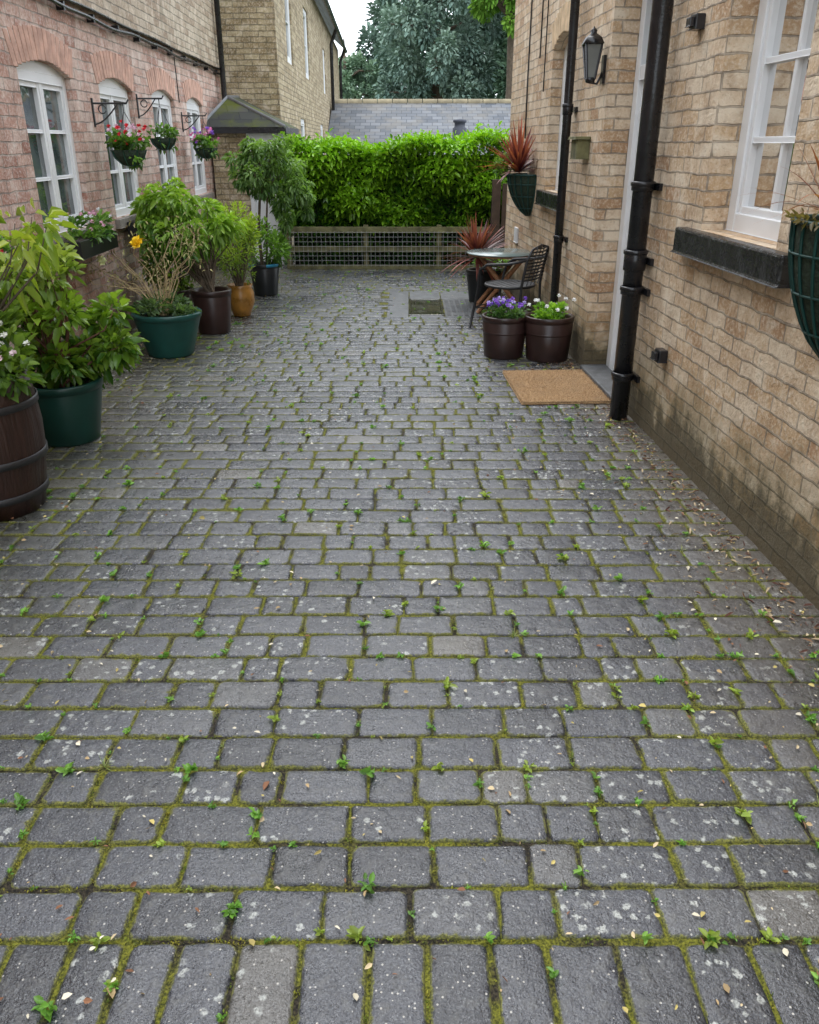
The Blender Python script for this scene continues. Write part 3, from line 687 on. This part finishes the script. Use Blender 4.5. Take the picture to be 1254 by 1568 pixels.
# green pot shrub
P1=empty('potted_shrub',(-2.08,4.78,0)); x,y=-2.08,4.78
pot(P1,x,y,.235,.175,.37,M_GREENP2)
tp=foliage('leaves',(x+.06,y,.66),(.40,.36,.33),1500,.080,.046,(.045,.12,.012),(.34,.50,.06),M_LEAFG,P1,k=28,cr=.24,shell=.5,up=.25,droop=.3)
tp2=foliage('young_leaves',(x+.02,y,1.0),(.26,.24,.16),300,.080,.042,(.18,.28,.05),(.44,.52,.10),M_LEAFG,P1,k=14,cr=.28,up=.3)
stems('branches',(x,y,.33),list(tp)+list(tp2),.009,simple('red_stem',(.14,.06,.04),.7,.3,9),P1)
# teal planter
P2=empty('potted_herbs',(-2.06,7.0,0)); x,y=-2.05,7.0
pot(P2,x,y,.285,.19,.36,M_GREENP,rim=.03)
foliage('herb_leaves',(x-.02,y,.40),(.28,.26,.11),900,.06,.025,(.05,.10,.035),(.20,.30,.14),M_LEAF,P2,k=22,cr=.3,up=.5)
tw=[(x+random.uniform(-.62,.3),y+random.uniform(-.2,.25),random.uniform(.55,1.0)) for _ in range(34)]
stems('dry_stems',(x-.02,y,.33),tw,.0055,simple('straw',(.42,.32,.17),.8,.3,9),P2,.08)
twn=np.array(tw)[rng.integers(0,34,420)]+rng.normal(size=(420,3))*.07
leaves('dry_leaves',twn,rng.normal(size=(420,3)),.04,.014,colmix(420,(.26,.20,.08),(.44,.42,.18),rng.random(420)),M_DRY,P2)
flowers('poppy_flowers',np.array([(x-.10,y-.25,.93),(x-.08,y-.25,.945),(x-.09,y-.27,.92)]),.055,[(.95,.66,.02)],P2)
flowers('cream_flower',np.array([(x-.40,y-.2,.78),(x-.415,y-.2,.80)]),.045,[(.72,.74,.40)],P2)
# brown pot acer
P3=empty('potted_shrub',(-1.87,7.85,0)); x,y=-1.87,7.9
pot(P3,x,y,.185,.15,.40,M_BROWNP)
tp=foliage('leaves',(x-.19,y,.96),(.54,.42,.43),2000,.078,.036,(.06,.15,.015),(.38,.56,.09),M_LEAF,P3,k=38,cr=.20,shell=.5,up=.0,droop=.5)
stems('branches',(x,y,.36),tp,.010,M_TRUNK,P3)
P3b=empty('potted_shrub',(-2.32,8.25,0)); x,y=-2.32,8.3
pot(P3b,x,y,.17,.14,.34,M_BROWNP)
tp=foliage('leaves',(x,y,.62),(.30,.3,.36),800,.06,.03,(.08,.15,.02),(.28,.38,.07),M_LEAF,P3b,k=24,cr=.25,up=.1,droop=.4)
stems('branches',(x,y,.3),tp,.008,M_TRUNK,P3b)
# ochre pot
P4=empty('potted_bush',(-1.76,8.72,0)); x,y=-1.76,8.72
pot(P4,x,y,.13,.09,.32,M_OCHRE,round_=True)
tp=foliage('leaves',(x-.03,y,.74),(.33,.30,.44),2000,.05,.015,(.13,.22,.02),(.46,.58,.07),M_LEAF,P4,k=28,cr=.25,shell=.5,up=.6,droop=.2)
stems('branches',(x,y,.28),tp,.006,M_TRUNK,P4)
# black pot small tree
P5=empty('potted_small_tree',(-1.72,10.05,0)); x,y=-1.72,10.05
pot(P5,x,y,.175,.14,.36,M_BLACKP)
mb=MB(); mb.lathe((x,y,.36),[(.178,-.03),(.19,-.025),(.19,.0),(.178,.005)],0,30,2.9,4.2); mb.lathe((x,y,.36),[(.178,-.03),(.19,-.025),(.19,.0),(.178,.005)],0,30,5.0,5.9); mb.build('blue_saucer_edge',[M_BLUE],P5)
foliage('underplanting',(x,y,.58),(.33,.3,.28),1300,.06,.024,(.06,.15,.02),(.26,.46,.07),M_LEAF,P5,k=20,cr=.3,up=.4)
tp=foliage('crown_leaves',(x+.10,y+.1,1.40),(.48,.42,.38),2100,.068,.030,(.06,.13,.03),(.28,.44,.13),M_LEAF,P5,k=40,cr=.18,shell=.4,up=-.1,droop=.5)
foliage('hanging_leaves',(x+.36,y+.1,1.05),(.26,.2,.36),900,.06,.028,(.06,.13,.03),(.28,.44,.13),M_LEAF,P5,k=20,cr=.24,up=-.4,droop=.5)
mb=MB(); mb.tube([(x-.02,y,.3),(x-.04,y,.7),(x+.0,y,1.05),(x+.06,y+.05,1.3)],[.022,.018,.015,.01],0,8); mb.tube([(x+.03,y,.3),(x+.06,y,.8),(x+.10,y,1.2)],[.014,.012,.008],0,8); mb.build('trunk',[M_TRUNK],P5)
stems('branches',(x+.04,y+.03,1.15),tp,.007,M_TRUNK,P5,.03)

# brown planters on right
def annual(name,x,y,rt,rb,h,cols,nfl,green):
    E=empty(name,(x,y,0)); pot(E,x,y,rt,rb,h,M_BROWNP,rim=.02)
    mb=MB(); mb.lathe((x,y,h*.62),[(rt*.93,-.012),(rt*.97,-.006),(rt*.97,.006),(rt*.94,.012)],0,36); mb.build('band',[M_BROWNP],E)
    foliage('leaves',(x,y,h+.02),(rt*.9,rt*.9,.08),520,.045,.025,green[0],green[1],M_LEAF,E,k=18,cr=.3,up=.6)
    if nfl: flowers('flowers',np.stack([x+rng.uniform(-rt,rt,nfl)*.85,y+rng.uniform(-rt,rt*.6,nfl)*.85,h+.06+rng.uniform(0,.09,nfl)],1),.022,cols,E)
    return E
annual('potted_flowers',.80,6.93,.19,.165,.345,[(.24,.10,.60),(.32,.15,.65),(.6,.5,.85)],38,((.04,.10,.03),(.16,.28,.08)))
E=annual('potted_flowers',1.155,6.83,.20,.175,.36,[(.85,.85,.82)],12,((.10,.24,.02),(.36,.58,.08)))
# cordylines
PC=empty('potted_cordyline',(.76,9.5,0)); pot(PC,.80,9.55,.16,.12,.36,M_BLACKP)
spiky('leaves',(.74,9.42,.50),140,.52,.035,(.07,.016,.025),(.34,.10,.08),PC,minel=-.25)
PC2=empty('potted_plant',(1.05,9.9,0)); pot(PC2,.98,10.15,.15,.12,.28,M_BLACKP)
foliage('leaves',(.98,10.15,.36),(.2,.2,.14),300,.06,.03,(.05,.12,.02),(.2,.35,.06),M_LEAF,PC2,k=10)

# wall baskets
def wallbasket(a,ra,ro,h,ztop,name):
    E=empty(name,FR.p(a,0.1,ztop)); mb=MB(); n=20; m=10; i=len(mb.v)
    def pt(t,s,k=1.0):
        r=math.cos(s*math.pi/2)**.6; return FR.p(a+ra*k*math.cos(t)*r,.004+ro*k*math.sin(t)*r,ztop-h*k*s)
    for b in range(m+1):
        for c in range(n+1): mb.v.append(pt(math.pi*c/n,b/m*.995))
    for b in range(m):
        for c in range(n): q=b*(n+1)+c; mb.idx((q,q+1,q+n+2,q+n+1),0)
    mb.face([FR.p(a+ra*math.cos(math.pi*c/n),.004+ro*math.sin(math.pi*c/n),ztop-.03) for c in range(n+1)],1)
    for c in range(0,n+1,2): mb.tube([pt(math.pi*c/n,s,1.03) for s in np.linspace(0,.97,9)],.006,2,6)
    for s in (0,.22,.5,.78): mb.tube([pt(math.pi*c/n,s,1.035) for c in range(n+1)],.008 if s==0 else .005,2,6)
    mb.build('wire_basket',[M_LINER,M_SOIL,simple('green_wire',(.005,.045,.038),.4,.1,5)],E); return E
E=wallbasket(9.15,.25,.24,.40,1.36,'wall_basket'); q=FR.p(9.15,.14,1.38)
spiky('cordyline_leaves',q,110,.54,.036,(.08,.016,.03),(.40,.11,.08),E,minel=.1); foliage('trailing_leaves',FR.p(9.3,.2,1.44),(.2,.2,.14),200,.05,.03,(.05,.14,.03),(.26,.42,.07),M_LEAF,E,k=8)
E=wallbasket(3.02,.26,.19,.48,1.40,'wall_basket'); q=FR.p(3.02,.12,1.43)
spiky('cordyline_leaves',q,34,.42,.010,(.16,.04,.03),(.42,.16,.09),E,minel=.1)
foliage('moss_and_stems',FR.p(3.02,.1,1.41),(.2,.2,.04),160,.03,.015,(.10,.08,.03),(.25,.2,.08),M_LEAF,E,k=8)

# hanging baskets (left wall)
def hbasket(a,off,z,r,dens,cols):
    x,y,_=FL.p(a,off,0); E=empty('hanging_basket',(x,y,z)); mb=MB()
    mb.lathe((x,y,z),[(0,-r*.85),(r*.45,-r*.78),(r*.8,-r*.45),(r,0),(r*.94,0),(0,-.02)],0,24,ms=[0,0,0,0,2])
    for k in range(8):
        t=k*math.pi/4; mb.tube([(x+r*1.03*math.cos(t)*c,y+r*1.03*math.sin(t)*c,z-r*.87*s) for c,s in ((1,0),(.82,.5),(.45,.9),(0,1.0))],.004,3,5)
    top=(x,y,z+.30)
    for k in range(3):
        t=k*2.09+.4; mb.tube([(x+r*math.cos(t),y+r*math.sin(t),z),top],.003,1,5)
    mb.tube([top,(x,y,z+.36)],.004,1,5)
    mb.tube([FL.p(a,.01,z+.36),FL.p(a,off+.03,z+.36),FL.p(a,off+.05,z+.39)],.008,1,6)
    mb.box(FL,a-.012,a+.012,.0,.012,z+.18,z+.40,1)
    sp=[FL.p(a,.01+(off*.8)*t,z+.20+.16*t**1.6) for t in np.linspace(0,1,8)]; mb.tube(sp,.006,1,6)
    ring=[FL.p(a,off*.32+.032*math.cos(t),z+.315+.032*math.sin(t)) for t in np.linspace(0,6.0,14)]; mb.tube(ring,.005,1,6)
    mb.build('basket_and_bracket',[M_LINER,M_IRON,M_SOIL,simple('basket_wire_green',(.01,.10,.08),.4,.1,5)],E)
    foliage('leaves',(x,y,z+.05),(r*1.15,r*1.15,r*.65),dens,.05,.034,(.04,.10,.02),(.22,.42,.07),M_LEAF,E,k=18,cr=.3,up=.3)
    foliage('trailing_leaves',(x,y-.02,z-.05),(r*1.05,r*1.05,r*.6),dens//4,.045,.03,(.04,.10,.02),(.22,.40,.07),M_LEAF,E,k=10,cr=.3,up=-.4)
    if cols:
        n=40; t=rng.uniform(0,6.28,n); rr=r*rng.uniform(.4,1.3,n)
        flowers('flowers',np.stack([x+rr*np.cos(t),y+rr*np.sin(t),z+.04+rng.uniform(0,.18,n)],1),.024,cols,E)
hbasket(7.72,.26,1.60,.15,420,[(.75,.03,.05),(.65,.02,.03),(.8,.55,.65)])
hbasket(9.15,.22,1.70,.13,150,None)
hbasket(11.1,.26,1.60,.14,320,[(.80,.25,.50),(.85,.5,.65),(.35,.15,.65)])
def trough(a0,a1,z,n,cols,name='window_box'):
    E=empty(name,FL.p((a0+a1)/2,.12,z)); mb=MB(); mb.box(FL,a0,a1,.05,.22,z-.13,z); mb.box(FL,a0+.015,a1-.015,.065,.205,z-.0,z+.004,1); mb.build('trough',[M_BLACKP,M_SOIL],E,.01)
    c=FL.p((a0+a1)/2,.14,z+.06)
    foliage('leaves',c,(.14,(a1-a0)/2,.12),n,.05,.030,(.04,.11,.02),(.22,.38,.08),M_LEAF,E,k=20,cr=.3)
    flowers('flowers',np.stack([c[0]+rng.uniform(-.05,.16,22),c[1]+rng.uniform(-.4,.4,22),c[2]+rng.uniform(.0,.14,22)],1),.020,cols,E)
trough(6.3,7.2,.99,520,[(.8,.8,.8),(.7,.4,.5)]); trough(4.5,5.3,.98,600,[(.65,.05,.08)]); trough(8.1,8.9,.98,160,[(.8,.8,.8)])

# ------------------------------------------------------------------ table & chair
T=empty('garden_table',(.98,9.0,0)); x,y=.96,8.95; mb=MB(); R=.36;zt=.61
mb.lathe((x,y,zt),[(0,-.006),(R,-.006),(R+.004,0),(R,.006),(0,.006)],0,40)
mb.lathe((x,y,zt-.01),[(R-.03,-.012),(R-.012,-.014),(R-.012,.0),(R-.03,.002)],1,40)
def leg(p,q,w=.024): mb.tube([p,q],w,1,4)
for s in (-.17,.17):
    leg((x-.24,y+s,.015),(x+.22,y+s,zt-.03)); leg((x+.24,y+s*.8,.015),(x-.22,y+s*.8,zt-.03))
leg((x-.22,y-.19,.05),(x-.22,y+.19,.05),.014); leg((x+.22,y-.16,.05),(x+.22,y+.16,.05),.014); leg((x,y-.18,.33),(x,y+.18,.33),.012)
leg((x-.2,y-.19,zt-.03),(x-.2,y+.19,zt-.03),.014); leg((x+.2,y-.19,zt-.03),(x+.2,y+.19,zt-.03),.014)
mb.build('top_and_folding_legs',[M_TABG,M_WOOD],T)
Cc=empty('garden_chair',(.98,8.2,0)); mb=MB()
cx,cy=.97,8.12; th=math.radians(35)
def cp(f,s,z):
    z*=.93; f*=1.12; s*=1.12; fx,fy=-math.cos(th),math.sin(th); sx,sy=math.sin(th),math.cos(th)
    return (cx+fx*f+sx*s,cy+fy*f+sy*s,z)
r=.013
seat=[cp(.21*math.cos(t),.21*math.sin(t),.44) for t in np.linspace(0,2*math.pi,25)]
mb.tube(seat,.013,0,8)
for s in np.arange(-.19,.2,.022):
    w=math.sqrt(max(.0,.21**2-s*s)); mb.tube([cp(-w,s,.44),cp(0,s,.436),cp(w,s,.44)],.008,0,6)
for f in np.arange(-.18,.2,.045):
    w=math.sqrt(max(.0,.21**2-f*f)); mb.tube([cp(f,-w,.445),cp(f,w,.445)],.004,0,5)
for s in (-1,1):
    mb.tube([cp(.26,.22*s,0),cp(.22,.21*s,.25),cp(.19,.21*s,.44),cp(.17,.23*s,.60),cp(.10,.235*s,.655),cp(-.1,.23*s,.68),cp(-.24,.17*s,.72)],r,0,8)
    mb.tube([cp(-.26,.19*s,0),cp(-.20,.18*s,.3),cp(-.20,.17*s,.46),cp(-.24,.17*s,.72),cp(-.27,.14*s,.82),cp(-.28,0,.85)],r,0,8)
    mb.tube([cp(.22,.21*s,.22),cp(-.21,.18*s,.22)],.007,0,6)
mb.tube([cp(.22,-.21,.22),cp(.22,.21,.22)],.006,0,6)
for z in np.arange(.52,.83,.034):
    f=-.20-(z-.46)*.20; w=.17 if z<.74 else .17-(z-.74)*.9
    mb.tube([cp(f,-w,z),cp(f-.03,0,z),cp(f,w,z)],.008,0,6)
for s in (-.1,-.03,.03,.1): mb.tube([cp(-.21,s,.46),cp(-.27,s,.72),cp(-.29,s*.9,.84)],.005,0,6)
mb.build('metal_frame_and_slats',[M_IRON],Cc)

# ------------------------------------------------------------------ weeds, leaf litter
VJA=np.array([v for v in VJ if v[1]>1.0 and v[0]>-2.75 and v[0]<1.62-.05*v[1]])
def jpoint():
    """a random spot on a joint between setts, denser close by"""
    if random.random()<.45:
        for _ in range(20):
            v=VJA[random.randrange(len(VJA))]
            if random.random()<min(1,(2.0/v[1])**.9): break
        return v[0]+random.uniform(-.005,.005), v[1]+random.uniform(-.06,.06)
    y=snap(1.12+(random.random()**1.5)*11) if random.random()<.95 else 1.055
    u=random.random()
    x=random.gauss(1.15,.3) if u<.22 else (random.gauss(-1.5,.55) if u<.45 else random.uniform(-2.4,1.5))
    return x,y+random.uniform(-.008,.008)
def patch(x,y): return .5+.25*math.sin(x*2.3+y*1.7)+.25*math.sin(x*5.1-y*3.9+1)
def weeds():
    P=[];D=[];L=[];C=[]
    def rosette(x,y,s,g):
        n=random.randint(6,14)
        for i in range(n):
            a=random.uniform(0,6.28); h=random.uniform(0,.6)*s
            P.append((x+random.uniform(-.3,.3)*s,y+random.uniform(-.3,.3)*s,-.004+h*.7)); D.append((math.cos(a),math.sin(a),random.uniform(.25,1.0))); L.append(s*random.uniform(.5,1.1)); C.append(np.array(g)*random.uniform(.6,1.25))
    for i in range(1150):
        x,y=jpoint()
        if x>1.64-.05*y: continue
        s=random.choice((.010,.013,.016,.018,.022,.026,.034)); 
        rosette(x,y,s,random.choice([(.18,.38,.06),(.24,.45,.08),(.14,.30,.05),(.32,.42,.07)]))
    leaves('broadleaf_weeds',np.array(P),np.array(D),np.array(L),np.array(L)*.5,np.array(C),M_LEAF,WE,droop=.25)
    P=[];D=[];L=[];C=[]
    for i in range(5200):
        x,y=jpoint()
        if x>1.66-.05*y or x<-2.7: continue
        if random.random()>patch(x,y)*1.2: continue
        g=random.choice([(.26,.26,.025),(.34,.31,.035),(.18,.25,.025),(.12,.14,.03)])
        vert=random.random()<.4
        sx,sy=(.005,.03) if vert else (random.uniform(.015,.06),.005)
        for k in range(random.randint(8,20)):
            a=random.uniform(0,6.28); P.append((x+random.gauss(0,sx),y+random.gauss(0,.005),-.009)); D.append((math.cos(a)*.8,math.sin(a)*.8,1)); L.append(random.uniform(.004,.010)); C.append(np.array(g)*random.uniform(.45,1.25))
    leaves('moss_tufts',np.array(P),np.array(D),np.array(L),np.array(L)*.45,np.array(C),M_DRY,WE)
WE=empty('weeds'); weeds()
for i in range(44):
    x,y=jpoint()
    if x<1.55-.05*y and y<7: spiky('grass_tuft',(x,y,-.008),random.randint(8,18),random.uniform(.02,.05),.0025,(.2,.3,.06),(.48,.50,.20),WE,minel=.15)
def litter():
    n=1900; y=1.12+rng.random(n)**1.5*10.5; x=rng.uniform(-2.5,1.6,n); 
    m=rng.random(n)<.33; x[m]=1.66-.05*y[m]-rng.exponential(.16,m.sum())
    m2=(~m)&(rng.random(n)<.15); x[m2]=rng.normal(-1.9,.3,m2.sum())
    ok=(x<1.68-.05*y); x=x[ok];y=y[ok]; n=len(x)
    P=np.stack([x,y,np.full(n,.005)+rng.random(n)*.004],1); D=np.stack([rng.normal(size=n),rng.normal(size=n),rng.normal(size=n)*.08],1)
    L=rng.uniform(.007,.024,n); L[rng.random(n)<.05]*=1.6
    pal=np.array([(.62,.50,.30),(.46,.33,.17),(.76,.70,.54),(.26,.12,.06),(.54,.44,.15)]); C=pal[rng.integers(0,5,n)]*rng.uniform(.7,1.2,(n,1))
    leaves('fallen_leaves',P,D,L,L*rng.uniform(.3,.75,n),C,M_DRY,None,fold=.3,droop=.0)
    n=900; y=1.5+rng.random(n)*5.5; x=1.67-.05*y-rng.exponential(.10,n); P=np.stack([x,y,np.full(n,.008)],1)
    D=np.stack([rng.normal(size=n),rng.normal(size=n),rng.normal(size=n)*.25],1); L=rng.uniform(.012,.045,n)
    pal=np.array([(.14,.06,.04),(.26,.15,.08),(.46,.36,.22)]); leaves('leaf_litter',P,D,L,L*.25,pal[rng.integers(0,3,n)],M_DRY,None,fold=.4)
litter()

# ------------------------------------------------------------------ light, camera
w=bpy.data.worlds.new('World'); scene.world=w; w.use_nodes=True; nt=w.node_tree; nt.nodes.clear()
out=nt.nodes.new('ShaderNodeOutputWorld'); bg=nt.nodes.new('ShaderNodeBackground'); sk=nt.nodes.new('ShaderNodeTexSky'); mx=nt.nodes.new('ShaderNodeMix'); mx.data_type='RGBA'
sk.sky_type='NISHITA'; sk.sun_disc=False; sk.sun_elevation=math.radians(58); sk.sun_rotation=math.radians(-20); sk.dust_density=3; sk.air_density=1.0; sk.ozone_density=1
mx.inputs[0].default_value=.78; nt.links.new(sk.outputs[0],mx.inputs[6]); mx.inputs[7].default_value=(19.5,20.8,22.6,1)   # overcast cloud layer
nt.links.new(mx.outputs[2],bg.inputs[0]); bg.inputs[1].default_value=.15; nt.links.new(bg.outputs[0],out.inputs[0])
sl=bpy.data.lights.new('sun','SUN'); sl.energy=1.4; sl.angle=math.radians(30); sl.color=(1,.98,.95)
so=bpy.data.objects.new('sun',sl); COL.objects.link(so)
az=math.radians(-20); el=math.radians(58)
sd=Vector((math.sin(az)*math.cos(el),math.cos(az)*math.cos(el),math.sin(el)))
so.rotation_euler=(-sd).to_track_quat('-Z','Y').to_euler()
cam=bpy.data.cameras.new('camera'); co=bpy.data.objects.new('camera',cam); COL.objects.link(co)
co.location=(0,0,1.65); co.rotation_euler=(math.radians(90-24.2),0,0)
cam.sensor_fit='HORIZONTAL'; cam.sensor_width=36; cam.lens=36.03; cam.clip_end=2000; cam.clip_start=.05
scene.camera=co
print('done')
